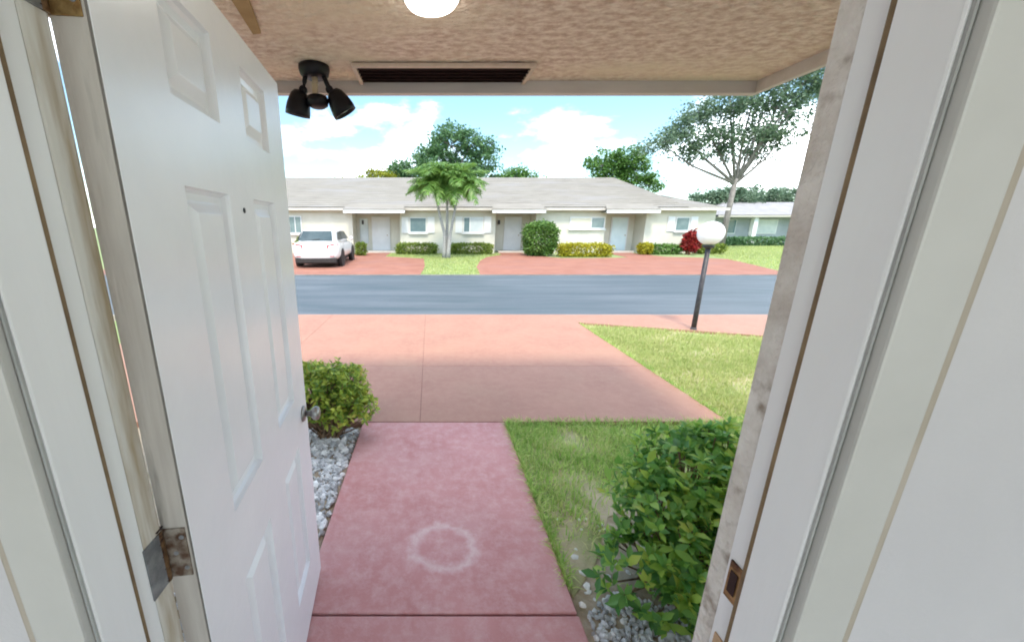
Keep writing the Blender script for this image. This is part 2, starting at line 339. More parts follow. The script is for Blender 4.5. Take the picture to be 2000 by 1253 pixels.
def nfield(x, y, s, off=0.): return np.array([mnoise.noise((a*s+off, b*s, off)) for a, b in zip(x, y)])
g = np.random.default_rng(3)
x = g.uniform(.60, 3.2, 46000); y = g.uniform(1.25, 2.80, 46000)
ok = in_poly(x, y, lawn_poly) | ((y < 2.1) & (x > .64) & (g.random(x.size) < .16))
x, y = x[ok], y[ok]; nf = nfield(x, y, 3.2); ok = (g.random(x.size) < np.clip((y-1.45)/.75 - .35*(x > .95)*(y < 2.0), .07, 1)) & (nf > g.uniform(-.75,.25,x.size))
x, y = x[ok], y[ok]
blades('grass', x, y, -.037, .060, .0062, M['grass'], 5, 'bright green grass beside the red walkway', .9)
x = g.uniform(2.47, 6.4, 90000); y = g.uniform(2.7, 5.95, 90000); ok = in_poly(x, y, lawn_poly) & (x < y*.95+1.0); x, y = x[ok], y[ok]
nf = nfield(x, y, 1.6, 4.); ok = nf > g.uniform(-.75, .1, x.size); x, y = x[ok], y[ok]
blades('grass', x, y, -.037, .055, .0075, M['grass_sunlit'], 6, 'sunlit yellow green grass around the lamp post', .9)
x = g.uniform(-2.5, 14, 60000); y = g.uniform(12.3, 21.5, 60000)
isl = [(-.30,12.3),(1.64,12.3),(1.8,14.5),(2.3,17.2),(2.9,19.2),(3.9,20.6),(3.9,21.5),(-2.3,21.5),(-2.3,19.6),(-1.6,19.2),(-.30,18.3),(-.2,14.5)]
ok = in_poly(x, y, isl); x, y = x[ok], y[ok]
blades('grass', x, y, -.024, .07, .02, M['grass_sunlit'], 8, 'grass island round the palm across the road', .9)
x = g.uniform(12, 30, 60000); y = g.uniform(12.4, 30, 60000); ok = (x > 12.2+(y-12.4)*.36) & (x < y*.95+1); x, y = x[ok], y[ok]
blades('grass', x, y, -.024, .08, .025, M['grass_sunlit'], 9, 'open lawn before the grey house', .9)

ex = []; ey = []
for i in range(2600):
    t = g.random(); k = i % 5
    if k < 2: ex.append(.622 + abs(g.normal(0,.014)) - .010); ey.append(1.30 + t*1.42)
    elif k < 3: ex.append(.62 + t*1.83); ey.append(2.728 + g.normal(0,.010))
    else: ex.append(2.452 + abs(g.normal(0,.02)) - .012); ey.append(2.76 + t*3.1)
blades('grass', np.array(ex), np.array(ey), -.02, .052, .0065, M['grass'], 15, 'ragged grass fringe along the concrete edges', 1.3)
# ---- white stones in the two beds
stone_me = []
for i in range(6):
    bm = bmesh.new(); bmesh.ops.create_icosphere(bm, subdivisions=1, radius=1)
    rr = random.Random(i)
    for v in bm.verts: v.co *= rr.uniform(.72, 1.12); v.co.z *= .62
    me = bpy.data.meshes.new('stone'); bm.to_mesh(me); bm.free(); me.materials.append(M['stone'])
    stone_me.append(me)
def stones(parent, pts, smin, smax):
    for (x, y) in pts:
        o = bpy.data.objects.new('stone', rnd.choice(stone_me)); C.objects.link(o); o.parent = parent
        s = rnd.uniform(smin, smax); o.scale = (s*rnd.uniform(.8,1.5), s, s*rnd.uniform(.7,1.1))
        o.location = (x, y, -.045 + s*.3 + rnd.uniform(0, .008)); o.rotation_euler = (rnd.uniform(-.5,.5), rnd.uniform(-.5,.5), rnd.uniform(0,6.3))
bedL = tag(MB().prism([(-1.2,.9),(-.57,.9),(-.555,2.7),(-1.2,2.7)], -.05, -.040).build('gravel_bed', M['soil']), kind='structure')
pts = []
while len(pts) < 300:
    p = (rnd.uniform(-.98,-.575), rnd.uniform(1.35,2.65))
    pts.append(p)
stones(bedL, pts, .014, .034)
bedR = tag(MB().prism([(.625,.9),(1.9,.9),(1.9,1.9),(.95,1.9),(.625,1.55)], -.05, -.040).build('gravel_bed', M['soil']), kind='structure')
pts = []
while len(pts) < 150:
    x, y = rnd.uniform(.64,1.25), rnd.uniform(.92,1.75)
    if rnd.random() < math.exp(-((y-1.12)/.28)**2) + .12: pts.append((x, y))
stones(bedR, pts, .008, .020)

def pebble_fill(poly, n, parent, seed, smin, smax):
    r = random.Random(seed); mb = MB(); xs = [p[0] for p in poly]; ys_ = [p[1] for p in poly]
    base = [(Vector(v.co)) for v in stone_me[0].vertices]; fb = [tuple(p.vertices) for p in stone_me[0].polygons]
    k = 0
    while k < n:
        x, y = r.uniform(min(xs),max(xs)), r.uniform(min(ys_),max(ys_))
        if not in_poly(np.array([x]), np.array([y]), poly)[0]: continue
        s_ = r.uniform(smin, smax); e = Euler((r.uniform(-1,1), r.uniform(-1,1), r.uniform(0,6.3))).to_matrix()
        mb.add([e @ (v*s_) + Vector((x,y,-.036+r.uniform(-.004,.008))) for v in base], fb); k += 1
    me = bpy.data.meshes.new('pebbles'); me.from_pydata(mb.v, [], mb.f)
    o = link('pebbles', me, M['pebble'], parent); o['kind'] = 'stuff'
pebble_fill([(-1.15,1.0),(-.575,1.0),(-.56,2.68),(-1.15,2.68)], 3000, bedL, 2, .007, .020)
pebble_fill([(.64,.95),(1.2,.95),(1.1,1.22),(.8,1.30),(.66,1.2)], 520, bedR, 3, .007, .018)

# ================================================================== OWN HOUSE
house = tag(empty('house', (0, .5, 0)), 'own house front with rough stucco wall and porch ceiling over the entrance', 'house')
def hp(name, mb, m, bevel=0): return mb.build(name, m, house, bevel=bevel, loc=(0,-.5,0))
XL, XR, ZT = -.487, .510, 2.05
hp('stucco_wall', MB().box((-7,.402,-.1),(XL-.002,.512,2.395)).box((XR+.002,.402,-.1),(7,.512,2.395)).box((XL-.002,.402,ZT),(XR+.002,.512,2.395)), M['stucco'])
hp('interior_wall', MB().box((-2.4,.385,.02),(XL-.002,.4,2.48)).box((XR+.002,.385,.02),(2.4,.4,2.48)).box((XL-.002,.385,ZT),(XR+.002,.4,2.48)), M['inner_wall'])
hp('room_wall', MB().box((-2.5,-3.2,.02),(-2.402,.38,2.48)), M['inner_wall'])
hp('room_wall', MB().box((2.402,-3.2,.02),(2.5,.38,2.48)), M['inner_wall'])
hp('room_ceiling', MB().box((-2.6,-3.2,2.482),(2.6,.4,2.52)), M['ceiling'])
hp('room_floor', MB().box((-2.6,-6.0,-.1),(2.6,.36,.018)), M['tile'])
hp('porch_ceiling', MB().box((-1.45,.516,2.40),(1.985,2.545,2.44)), M['soffit'])
fo = hp('fascia', MB().box((-1.49,2.548,2.335),(2.02,2.60,2.52)).box((1.988,.516,2.335),(2.02,2.546,2.52)).box((-1.49,.516,2.335),(-1.453,2.546,2.52)), M['fascia'])
hp('ceiling_shade_strip', MB().prism([(-.62,.9),(-.575,.9),(-.693,1.673),(-.763,1.945),(-.803,1.955),(-.762,1.673)], 2.388, 2.398), M['ochre'])  # added strip, stands for the dark shade by the door top
def roof_slab(x0, x1, y0):
    y1 = -3.6; k = 1.25/6.32; z0 = 2.52 + (2.72-y0)*k if y0 > 2 else 2.50; z1 = 3.77
    return MB().add([(x0,y0,z0),(x1,y0,z0),(x1,y1,z1),(x0,y1,z1),(x0,y0,z0+.06),(x1,y0,z0+.06),(x1,y1,z1+.06),(x0,y1,z1+.06)],
              [(3,2,1,0),(4,5,6,7),(0,1,5,4),(1,2,6,5),(2,3,7,6),(3,0,4,7)])
hp('roof', roof_slab(-1.6, 2.12, 2.72), M['roof_self'])
hp('roof', roof_slab(-7, -1.61, 1.05), M['roof_self'])
hp('roof', roof_slab(2.13, 8, 1.05), M['roof_self'])
# soffit vent: dark louvred slot with pale frame
vent = hp('soffit_vent', MB().box((-.40,2.30,2.390),(.55,2.53,2.397)), M['vent_dark'])
for a, b in (((-.425,2.27,2.376),(.575,2.297,2.394)), ((-.425,2.299,2.376),(-.402,2.54,2.394)), ((.552,2.299,2.376),(.575,2.54,2.394))):
    boxo('vent_frame', a, b, M['vent_frame'], vent, bevel=.003)
for i in range(5):
    y = 2.325 + i*.045
    MB().box((-.40,-.012,-.001),(.55,.012,.001)).build('slat', M['vent_dark'], vent, loc=(0,y,2.383), rot=(R(38),0,0))
boxo('threshold', (XL+.03,.37,-.09), (XR-.03,.518,.022), M['knob'], house, loc=(0,-.5,0), bevel=.004)

# ---- door frame
frame = tag(empty('door_frame', (0,.44,0)), 'white painted wooden door frame with brown weatherstrip and worn jambs', 'door frame')
def fp(name, a, b, m, bevel=.002): return boxo(name, a, b, m, frame, bevel=bevel, loc=(0,-.44,0))
JL, JR = -.456, .479
for s in (-1, 1):
    j = JL if s < 0 else JR
    def bx(u0, u1, y0, y1): # u measured outwards from the jamb face
        return (min(j+s*u0, j+s*u1), y0, .02), (max(j+s*u0, j+s*u1), y1, 2.02)
    fp('jamb', *bx(0, .029, .3775, .482), M['jamb_paint'])
    fp('outer_jamb', *bx(.0002 if s < 0 else .003, .029, .4825, .5215 if s < 0 else .517), M['jamb_worn'] if s < 0 else M['stucco'], .004)
    fp('stop', *bx(-.0145, -.0004, .3775, .4375), M['jamb_paint'], .003)
    fp('weatherstrip', *bx(-.0105, -.0004, .438, .4475), M['weather'], .003)
    cs = bx(-.0128, -.0100, .3742, .3772)
    fp('reveal_shade_line', cs[0], cs[1], M['reveal_shade'], 0)  # grey strip carries the reveal's shade and dirt line as colour
    cs = bx(-.0090, .056, .3625, .3768)
    fp('casing', (cs[0][0], cs[0][1], .02), (cs[1][0], cs[1][1], 2.09), M['trim_dark'], .003)
    cs = bx(.0565, .072, .3675, .3845)
    fp('edge_shade_band', (cs[0][0], cs[0][1], .02), (cs[1][0], cs[1][1], 2.10), M['edge_shade'], .005)  # darker tan strip puts the casing edge's shadow into the colour
fp('head_jamb', (JL,.378,2.02), (JR,.519,2.048), M['jamb_paint'])
fp('head_stop', (JL+.015,.3795,2.005), (JR-.015,.4375,2.0195), M['jamb_paint'])
fp('head_casing', (JL-.078,.3655,2.0925), (JR+.078,.3775,2.16), M['trim_dark'])
# strike plate and lower hole in the right jamb
sp = fp('strike_plate', (JR-.0030,.452,.972), (JR-.0002,.475,1.040), M['brass'], .001)
boxo('strike_hole', (JR-.0042,.457,.985), (JR-.0032,.470,1.025), M['dark_hole'], sp)
fp('strike_hole', (JR-.0030,.455,.845), (JR-.0002,.473,.893), M['wood'], .001)

# ---- entry door (open outwards)
W, T, H = .86, .046, 2.005
ANG = 96.3
piv = Vector((-.413, .532, 0))
door = tag(empty('entry_door', piv, R(ANG - 90)), 'white six panel entry door swung open outwards at left', 'door')
# local frame: +Y runs along the door from hinge to latch, +X is the face we see (x=0), thickness towards -X
ys = [0, .158, .350, .505, .697, W]; zs = [.012, .225, .752, .938, 1.618, 1.762, 1.930, H]
mb = MB()
def leaf_face(mb, X):
    for i in range(5):
        for k in range(7):
            if i in (1,3) and k in (1,3,5): continue
            mb.add([(X,ys[i],zs[k]),(X,ys[i+1],zs[k]),(X,ys[i+1],zs[k+1]),(X,ys[i],zs[k+1])], [(0,1,2,3)])
leaf_face(mb, 0); leaf_face(mb, -T)
mb.add([(0,0,zs[0]),(0,W,zs[0]),(-T,W,zs[0]),(-T,0,zs[0])], [(3,2,1,0)])
mb.add([(0,0,H),(0,W,H),(-T,W,H),(-T,0,H)], [(0,1,2,3)])
mb.add([(0,W,zs[0]),(-T,W,zs[0]),(-T,W,H),(0,W,H)], [(0,1,2,3)])
me = bpy.data.meshes.new('leaf'); me.from_pydata(mb.v, [], mb.f)
bm = bmesh.new(); bm.from_mesh(me); bmesh.ops.remove_doubles(bm, verts=bm.verts, dist=1e-5); bmesh.ops.recalc_face_normals(bm, faces=bm.faces); bm.to_mesh(me); bm.free()
link('leaf', me, M['door_paint'], door)
boxo('hinge_edge', (-T-.0002,-.0022,zs[0]), (-.0050,-.0002,H), M['door_edge'], door)
boxo('edge_groove', (-.0049,-.0012,zs[0]), (-.0012,-.0002,H), M['groove'], door)
boxo('skin_edge', (-.0011,-.0020,zs[0]), (.0002,-.0002,H), M['door_paint'], door)
def panel_mesh(w, h):
    prof = [(0,0),(.003,-.0095),(.009,-.0165),(.022,-.0180),(.026,-.0165),(.044,-.0045),(.046,-.0040)]
    vs = []; fs = []
    for ins, d in prof:
        vs += [(d,ins,ins),(d,w-ins,ins),(d,w-ins,h-ins),(d,ins,h-ins)]
    for i in range(len(prof)-1):
        for k in range(4): fs.append((i*4+k, i*4+(k+1)%4, (i+1)*4+(k+1)%4, (i+1)*4+k))
    n = (len(prof)-1)*4; fs.append((n,n+1,n+2,n+3))
    return MB().add(vs, fs)
for k in (1,3,5):
    pm_ = panel_mesh(ys[2]-ys[1], zs[k+1]-zs[k]).mesh('panel'); pm_.materials.append(M['door_paint'])
    for i in (1,3):
        link('panel', pm_, None, door, (0, ys[i], zs[k]))
        link('panel', pm_, None, door, (-T, ys[i+1], zs[k]), (0,0,math.pi))
# knob and rosette on both sides, peephole, hinges
for sgn, X in ((1, 0.0), (-1, -T)):
    Mx = Matrix.Translation((X,.795,.835)) @ Matrix.Rotation(sgn*math.pi/2, 4, 'Y')
    ros = MB().lathe([(.031,0.0005),(.031,.004),(.026,.009),(.012,.011)], 28, Mx).build('rosette', M['knob'], door, smooth=True)
    MB().lathe([(.011,.009),(.011,.028),(.017,.034),(.0255,.043),(.0275,.052),(.024,.061),(.014,.066),(.001,.0665)], 28, Mx).build('knob', M['knob'], ros, smooth=True)
MB().lathe([(.0065,0.0004),(.0065,.002),(.004,.0025)], 18, Matrix.Translation((0,.427,1.586)) @ Matrix.Rotation(math.pi/2,4,'Y')).build('peephole', M['black'], door, smooth=True)
boxo('latch_plate', (-T*.78,W+.0002,.805), (-T*.22,W+.0015,.865), M['brass'], door)
for z in (.20, 1.0, 1.845):
    hg = MB().tube([(-T-.004,-.010,z-.05),(-T-.004,-.010,z+.05)], [.0095,.0095], 14).build('hinge', M['rust'], door, smooth=False)
    sharp_smooth(hg)
    boxo('hinge_plate', (-T+.002,-.0048,z-.05), (-.008,-.0024,z+.05), M['brass'] if z > 1.5 else M['worn_plate'], hg, bevel=.0006)
    boxo('hinge_plate', (-.0012,-.0008,z-.05), (.0012,.0008,z+.05), M['steel'], hg, loc=(-T+.0005,-.031,0), rot=(0,0,R(90-ANG))).scale = (1,22,1)
    for q in (-.032, 0, .032):
        MB().lathe([(.0042,0),(.0042,.0008),(.001,.0012)], 10, Matrix.Translation((-.022+(.007 if q else -.006),-.0049,z+q)) @ Matrix.Rotation(math.pi/2,4,'X')).build('screw', M['steel'], hg)
    for q in (-.045,-.02,.005,.03,.055):
        boxo('knuckle_gap', (-T-.0118,-.0178,z+q-.0006), (-T+.0038,-.0022,z+q+.0006), M['dark_hole'], hg)

# ---- porch ceiling lamp (lit opal dome)
pl = tag(empty('ceiling_lamp', (.006,1.665,2.40)), 'round opal dome lamp on the porch ceiling', 'lamp')
MB().lathe([(.112,0),(.114,-.010),(.106,-.015),(.100,-.016)], 40).build('base_ring', M['villa_white'], pl, smooth=True, loc=(0,0,-.001))
MB().lathe([(.104,-.012),(.102,-.024),(.092,-.037),(.068,-.048),(.036,-.055),(.002,-.057)], 40).build('glass_dome', M['lit'], pl, smooth=True)

# ---- twin flood light with motion sensor
fl = tag(empty('flood_light', (-.640,2.33,2.40)), 'black twin head flood light with sensor hanging from the porch ceiling', 'flood light')
MB().lathe([(.082,-.001),(.084,-.016),(.076,-.045),(.062,-.056),(.002,-.057)], 28).build('base', M['black'], fl, smooth=True)
def head(dx, dy, dz, ax):
    # swivel arm from base to the head, then a bell shaped shade
    a = Vector((.045*math.copysign(1,dx), -.01, -.03)); b = Vector((dx*.72, dy*.5, -.115)); c = Vector((dx, dy, dz))
    arm = MB().tube([a, a.lerp(b,.5)+Vector((0,0,-.004)), b, c], [.013,.013,.014,.018], 12).build('arm', M['black'], fl, smooth=True)
    MB().lathe([(.021,-.012),(.021,.012)], 16, Matrix.Translation(b) @ Matrix.Rotation(math.pi/2,4,'X')).build('swivel', M['black'], arm, smooth=True)
    d = Vector(ax).normalized(); q = d.to_track_quat('Z','Y').to_matrix().to_4x4()
    Mx = Matrix.Translation(c) @ q
    hd = MB().lathe([(.004,-.034),(.030,-.030),(.046,-.012),(.056,.015),(.064,.045),(.068,.075),(.068,.098),(.060,.099),(.052,.070),(.03,.05)], 28, Mx).build('lamp_head', M['black'], fl, smooth=True)
    MB().lathe([(.050,.074),(.045,.082),(.025,.088),(.002,.090)], 24, Mx).build('lens', M['pane'], hd, smooth=True)
head(-.098, .015, -.145, (-.22, .10, -1.0))
head(.108, .015, -.145, (.55, .15, -1.0))
sn = MB().lathe([(.018,-.030),(.016,-.075),(.022,-.085)], 16).build('sensor_stem', M['tanlens'], fl, smooth=True)
MB().lathe([(.022,-.148),(.052,-.150),(.060,-.172),(.055,-.196),(.036,-.208),(.002,-.210)], 28, Matrix.Translation((.008,0,0))).build('sensor', M['black'], fl, smooth=True)
MB().box((-.018,-.012,-.150),(.014,.010,-.084)).build('sensor_body', M['tanlens'], fl, bevel=.006)

# ================================================================== SHRUBS NEAR THE DOOR
def leaf_mesh(name, m, fold=.22, curl=.25, wide=.42):
    # unit leaf along +Y, 1 long, up +Z
    v = [(0,0,0),(-wide*.36,.28,fold*.30),(0,.30,0),(wide*.36,.28,fold*.30),(-wide*.5,.60,fold*.36-curl*.15),(0,.62,-curl*.15),(wide*.5,.60,fold*.36-curl*.15),(0,1,-curl*.6)]
    f = [(0,2,1),(0,3,2),(1,2,5,4),(2,3,6,5),(4,5,7),(5,6,7)]
    me = bpy.data.meshes.new(name); me.from_pydata(v, [], f); me.materials.append(m)
    me.polygons.foreach_set('use_smooth', [True]*len(f)); return me
def join_leaves(name, base_me, mats, m, parent):
    vb = np.array([v.co[:] for v in base_me.vertices]); fb = [tuple(p.vertices) for p in base_me.polygons]; nv = len(vb)
    A = np.array([[list(r) for r in q] for q in mats]); n = len(A)
    V = np.einsum('nij,vj->nvi', A[:,:3,:3], vb) + A[:,None,:3,3]
    sizes = np.array([len(f) for f in fb]); flat = np.array([i for f in fb for i in f])
    lo = (flat[None,:] + (np.arange(n)*nv)[:,None]).reshape(-1)
    st = (np.concatenate([[0], np.cumsum(sizes)[:-1]])[None,:] + (np.arange(n)*len(flat))[:,None]).reshape(-1)
    me = bpy.data.meshes.new(name); me.vertices.add(n*nv); me.vertices.foreach_set('co', V.reshape(-1).astype(np.float32))
    me.loops.add(len(lo)); me.loops.foreach_set('vertex_index', lo.astype(np.int32))
    me.polygons.add(len(st)); me.polygons.foreach_set('loop_start', st.astype(np.int32)); me.update(calc_edges=True)
    me.polygons.foreach_set('use_smooth', [True]*len(st))
    return link(name, me, m, parent)
def shrub(name, c, rad, tips, leaf, m, label, seed, single=300, rosette=(5,8), group=None, wide=.42, lobes=None):
    r = random.Random(seed); root = tag(empty(name, c), label, 'shrub', group)
    lm = leaf_mesh('leaf', m, wide=wide); rx, ry, rz = rad; allm = []; tw = MB()
    camp = Vector((0,0,1.55)) - Vector(c)
    base = Vector((0,0,0))
    for i in range(tips):
        u = Vector((r.gauss(0,1), r.gauss(0,1), r.gauss(0,1))).normalized()
        if u.z < -.55: u.z = -u.z
        k = r.uniform(.50,1.0)**.5 * (1 + .26*mnoise.noise((u.x*2.4+seed, u.y*2.4, u.z*2.4)) + .16*mnoise.noise((u.x*6+seed, u.y*6, u.z*6)))
        if lobes:
            lx, ly, lz, ax, ay, az_ = r.choices(lobes, weights=[l[3]*l[4]+l[3]*l[5] for l in lobes])[0]
            p = Vector((lx+u.x*ax*k, ly+u.y*ay*k, lz+u.z*az_*k))
        else: p = Vector((u.x*rx*k, u.y*ry*k, rz*.52 + u.z*rz*.52*k))
        if p.z < .02: continue
        if i % 4 == 0:
            b = base + Vector((r.uniform(-.25,.25)*rx, r.uniform(-.25,.25)*ry, 0)); mdl = b.lerp(p,.55) + Vector((0,0,-.06*rz))
            tw.tube([b, mdl, p], [.0065,.005,.0025], 5, False)
        d = (u*.8 + Vector((0,0,.75)) + Vector((r.uniform(-.4,.4),)*3)).normalized(); q = d.to_track_quat('Z','Y')
        n = r.randint(*rosette); ph = r.uniform(0,6.3)
        for j in range(n):
            a = ph + j*2.4; tilt = r.uniform(.15,1.05)
            e = Matrix.Rotation(a,4,'Z') @ Matrix.Rotation(tilt,4,'X')
            s = leaf*r.choice((.5,.75,.9,1.0,1.1,1.3))*r.uniform(.85,1.1)
            allm.append(Matrix.Translation(p - d*r.uniform(0,.03)) @ q.to_matrix().to_4x4() @ e @ Matrix.Rotation(r.uniform(-.5,.5),4,'Y') @ Matrix.Scale(s,4))
    def score(Mx):
        p = Mx.translation; v = (camp - p); dist = v.length; v = v/dist
        nrm = (Mx.to_3x3() @ Vector((0,0,1))).normalized()
        out = Vector((p.x/rx, p.y/ry, (p.z-rz*.5)/(rz*.5)))
        return abs(nrm.dot(v))*.5 + out.dot(v)*1.2 + Mx.to_scale().x/leaf*.3 - dist*.3
    allm.sort(key=score, reverse=True)
    for Mx in allm[:single]:
        o = bpy.data.objects.new('leaf', lm); C.objects.link(o); o.parent = root; o.matrix_basis = Mx
    if len(allm) > single:
        fo = join_leaves('foliage', lm, allm[single:], m, root); fo['kind'] = 'stuff'
    if tw.v: tw.build('branches', M['twig'], root, smooth=True)
    return root
shrub('shrub', (1.19,1.40,-.04), (.47,.50,.70), 900, .058, M['leafR'], 'big glossy green shrub right beside the door jamb', 11, rosette=(4,8),
      lobes=[(.10,.12,.30,.34,.34,.26),(-.12,-.02,.26,.24,.28,.22),(-.26,-.16,.16,.22,.22,.15),(.22,-.12,.34,.30,.30,.25),(-.04,-.22,.19,.27,.22,.18),(.34,.2,.44,.26,.26,.18),(.14,.32,.38,.26,.2,.18),(-.16,.16,.34,.16,.16,.13)])
shrub('shrub', (-.78,2.60,-.04), (.37,.30,.60), 820, .046, M['leafL'], 'rounded yellowish green shrub at the left end of the walkway', 12, rosette=(4,7),
      lobes=[(-.02,0,.34,.32,.26,.24),(.17,-.06,.26,.19,.19,.19),(-.18,.05,.40,.20,.2,.18),(.12,.06,.43,.18,.18,.13)])

# ================================================================== LAMP POST
lp = tag(empty('lamp_post', (4.08,5.54,0)), 'black garden lamp post with white globe on the lawn by the road', 'street lamp')
MB().tube([(0,0,-.05),(0,0,.30),(0,0,1.245)], [.036,.034,.031], 16).build('post', M['postblack'], lp, smooth=True)
MB().lathe([(.05,-.04),(.05,-.01),(.042,.01),(.037,.03)], 20).build('base_collar', M['postblack'], lp, smooth=True)
MB().lathe([(.035,1.22),(.055,1.235),(.075,1.255),(.075,1.272),(.05,1.275)], 20).build('globe_holder', M['postblack'], lp, smooth=True)
pr = [(.168*math.sin(t), 1.440-.168*math.cos(t)) for t in np.linspace(.33, math.pi-.01, 18)]
MB().lathe(pr, 32).build('globe', M['globe'], lp, smooth=True)

# ================================================================== VILLA ROW ACROSS THE ROAD
villa = tag(empty('villa_row', (2,22,0)), 'long cream single storey villa row with pale shingle roof across the road', 'house')
VO = (-2,-22,0)
def vp(name, mb, m, bevel=0, smooth=False): return mb.build(name, m, villa, bevel=bevel, loc=VO, smooth=smooth)
def vb(name, a, b, m, parent=None, bevel=0):
    if parent is None: return MB().box(a, b).build(name, m, villa, bevel=bevel, loc=VO)
    return MB().box(a, b).build(name, m, parent, bevel=bevel)
bays = [(-14.0,-4.45),(-1.72,3.75),(6.05,10.05),(12.35,16.3)]
recs = [(-4.45,-1.72),(3.75,6.05),(10.05,12.35)]
for i, (a, b) in enumerate(bays): vb('wall', (a,22.0,-.1), (b,29.8,2.395), M['villa_wall'])
for a, b in recs: vb('porch_wall', (a+.002,23.2,-.1), (b-.002,29.7,2.39), M['villa_wall'])
# roofs: thin shells over closed bodies
EV, EZ, RY, RZ, SL = 21.62, 2.56, 26.0, 4.60, (4.60-2.56)/(26.0-21.62)
def shell(vs, fs, th=.05):
    mb = MB(); mb.add(vs, fs); n = len(vs); mb.add([(x,y,z-th) for x,y,z in vs], [tuple(reversed(f)) for f in fs]); return mb
vs = [(-14.5,EV,EZ),(14.5,EV,EZ),(12.1,RY,RZ),(-14.5,RY,RZ),(14.5,30.4,EZ),(-14.5,30.4,EZ)]
mroof = vp('roof', shell(vs, [(0,1,2,3),(3,2,4,5),(1,4,2)]), M['villa_roof'])
vs = [(12.3,21.66,2.50),(16.75,21.66,2.50),(16.75,29,2.50),(12.3,29,2.50),(13.0,25.3,3.46),(15.0,25.3,3.46)]
vp('roof', shell(vs, [(0,1,5,4),(1,2,5),(2,3,4,5),(3,0,4)]), M['villa_roof'])
# shingle courses as raised strips on the front slope
for k in range(1, 17):
    yy = EV + (RY-EV)*k/17; zz = EZ + (yy-EV)*SL; xr = 14.5 - 2.4*k/17
    MB().add([(-14.4,yy-.02,zz+.004),(xr-.06,yy-.02,zz+.004),(xr-.06,yy+.004,zz+.014),(-14.4,yy+.004,zz+.014),(-14.4,yy+.004,zz-.02),(xr-.06,yy+.004,zz-.02)],[(0,1,2,3),(2,3,4,5)]).build('shingle_course', M['villa_roof'], mroof)
# eaves: bay fascia and soffit, and the lower eaves carried forward over the porches
for a, b in bays:
    a2 = max(a, -14.4)
    vb('fascia', (a2-.05,EV-.02,EZ-.19), (b+.05 if b < 16 else 16.75,EV+.015,EZ-.055), M['villa_fascia'])
    vb('soffit', (a2-.05,EV+.018,EZ-.18), (b+.05 if b < 16 else 16.7,21.998,EZ-.155), M['soffit_far'])
for a, b in recs:
    y0 = 21.28; z0 = EZ + (y0-EV)*SL
    mb = MB(); mb.add([(a-.35,y0,z0+.03),(b+.35,y0,z0+.03),(b+.15,EV+.3,EZ+.3*SL+.03),(a-.15,EV+.3,EZ+.3*SL+.03),(a-.35,y0,z0-.03),(b+.35,y0,z0-.03),(b+.15,EV+.3,EZ+.3*SL-.06),(a-.15,EV+.3,EZ+.3*SL-.06)],
                        [(0,1,2,3),(7,6,5,4),(0,4,5,1),(1,5,6,2),(2,6,7,3),(3,7,4,0)])
    vp('porch_roof', mb, M['villa_roof'])
    vb('porch_fascia', (a-.33,y0-.02,z0-.19), (b+.33,y0+.015,z0-.032), M['villa_white'])
    vb('porch_soffit', (a-.30,y0+.018,z0-.17), (b+.30,23.19,z0-.14), M['soffit_far'])
def window(x0, x1, z0, z1, panes, shutters=None, y=22.0, frame=.05, sh=M['villa_white']):
    wd = vb('window', (x0,y-.05,z0), (x1,y-.012,z1), M['villa_white'])
    n = len(panes); x = x0+frame; wt_ = (x1-x0-frame*(n+1))
    for fr, m in panes:
        ww = wt_*fr; vb('pane', (x,y-.058,z0+frame), (x+ww,y-.051,z1-frame), m, wd); x += ww+frame
    vb('sill', (x0-.06,y-.12,z0-.09), (x1+.06,y-.002,z0-.012), M['villa_white'], wd)
    if shutters:
        for a, b in shutters:
            s = vb('shutter', (a,y-.055,z0-.02), (b,y-.004,z1+.02), sh)
            nn = 8
            for k in range(nn):
                zz = z0+.05+(z1-z0-.1)*k/nn
                vb('slat', (a+.05,y-.066,zz), (b-.05,y-.056,zz+(z1-z0)/nn*.55), sh, s)
window(-8.1,-7.35,1.12,2.08, [(.5,M['pane']),(.5,M['pane'])])
window(-1.18,-.20,1.16,2.0, [(1,M['pane'])], [(-1.62,-1.22),(-.16,.26)])
window(1.9,3.05,1.16,2.02, [(.3,M['pane']),(.7,M['pane_pale'])], [(1.45,1.86),(3.09,3.5)])
window(8.0,10.0,1.38,2.02, [(.62,M['pane_cream']),(.38,M['pane'])])
window(14.05,14.85,1.25,2.02, [(1,M['pane'])], [(13.6,14.0),(14.9,15.3)])
# plain garage-like rendered panel and white front doors in the porches
def fdoor(x0, x1, y=23.2, m=M['villa_white'], dark=False):
    fr = vb('door', (x0-.07,y-.06,-.01), (x1+.07,y-.002,2.06), M['villa_white'])
    lf = vb('door_leaf', (x0,y-.09,.03), (x1,y-.062,2.0), m, fr)
    for (za, zb) in ((.2,.85),(1.0,1.6),(1.68,1.9)):
        for (u0,u1) in ((.12,.44),(.56,.88)):
            vb('door_panel', (x0+(x1-x0)*u0,y-.102,za), (x0+(x1-x0)*u1,y-.091,zb), m, fr)
    MB().lathe([(.01,0),(.03,.03),(.03,.06),(.005,.07)],10,Matrix.Translation((x1-.09,y-.091,.98)) @ Matrix.Rotation(math.pi/2,4,'X')).build('knob', M['brass'], fr)
M['door_blue'] = mat('pale_blue_door', (.62,.74,.78), (.68,.79,.82), 3, .5)
fdoor(-3.45,-2.5); fdoor(4.55,5.45); fdoor(11.0,11.9, m=M['door_blue'])
for x in (-4.25,): vb('side_light', (x,23.13,.5), (x+.5,23.19,1.95), M['pane_pale'])
for a, b in recs:
    vb('step', (a+.3,22.35,-.1), (b-.25,23.1,.09), M['villa_fascia'], bevel=.01)
    vb('porch_lamp', (a+.34,23.08,1.62), (a+.46,23.195,1.86), M['postblack'])

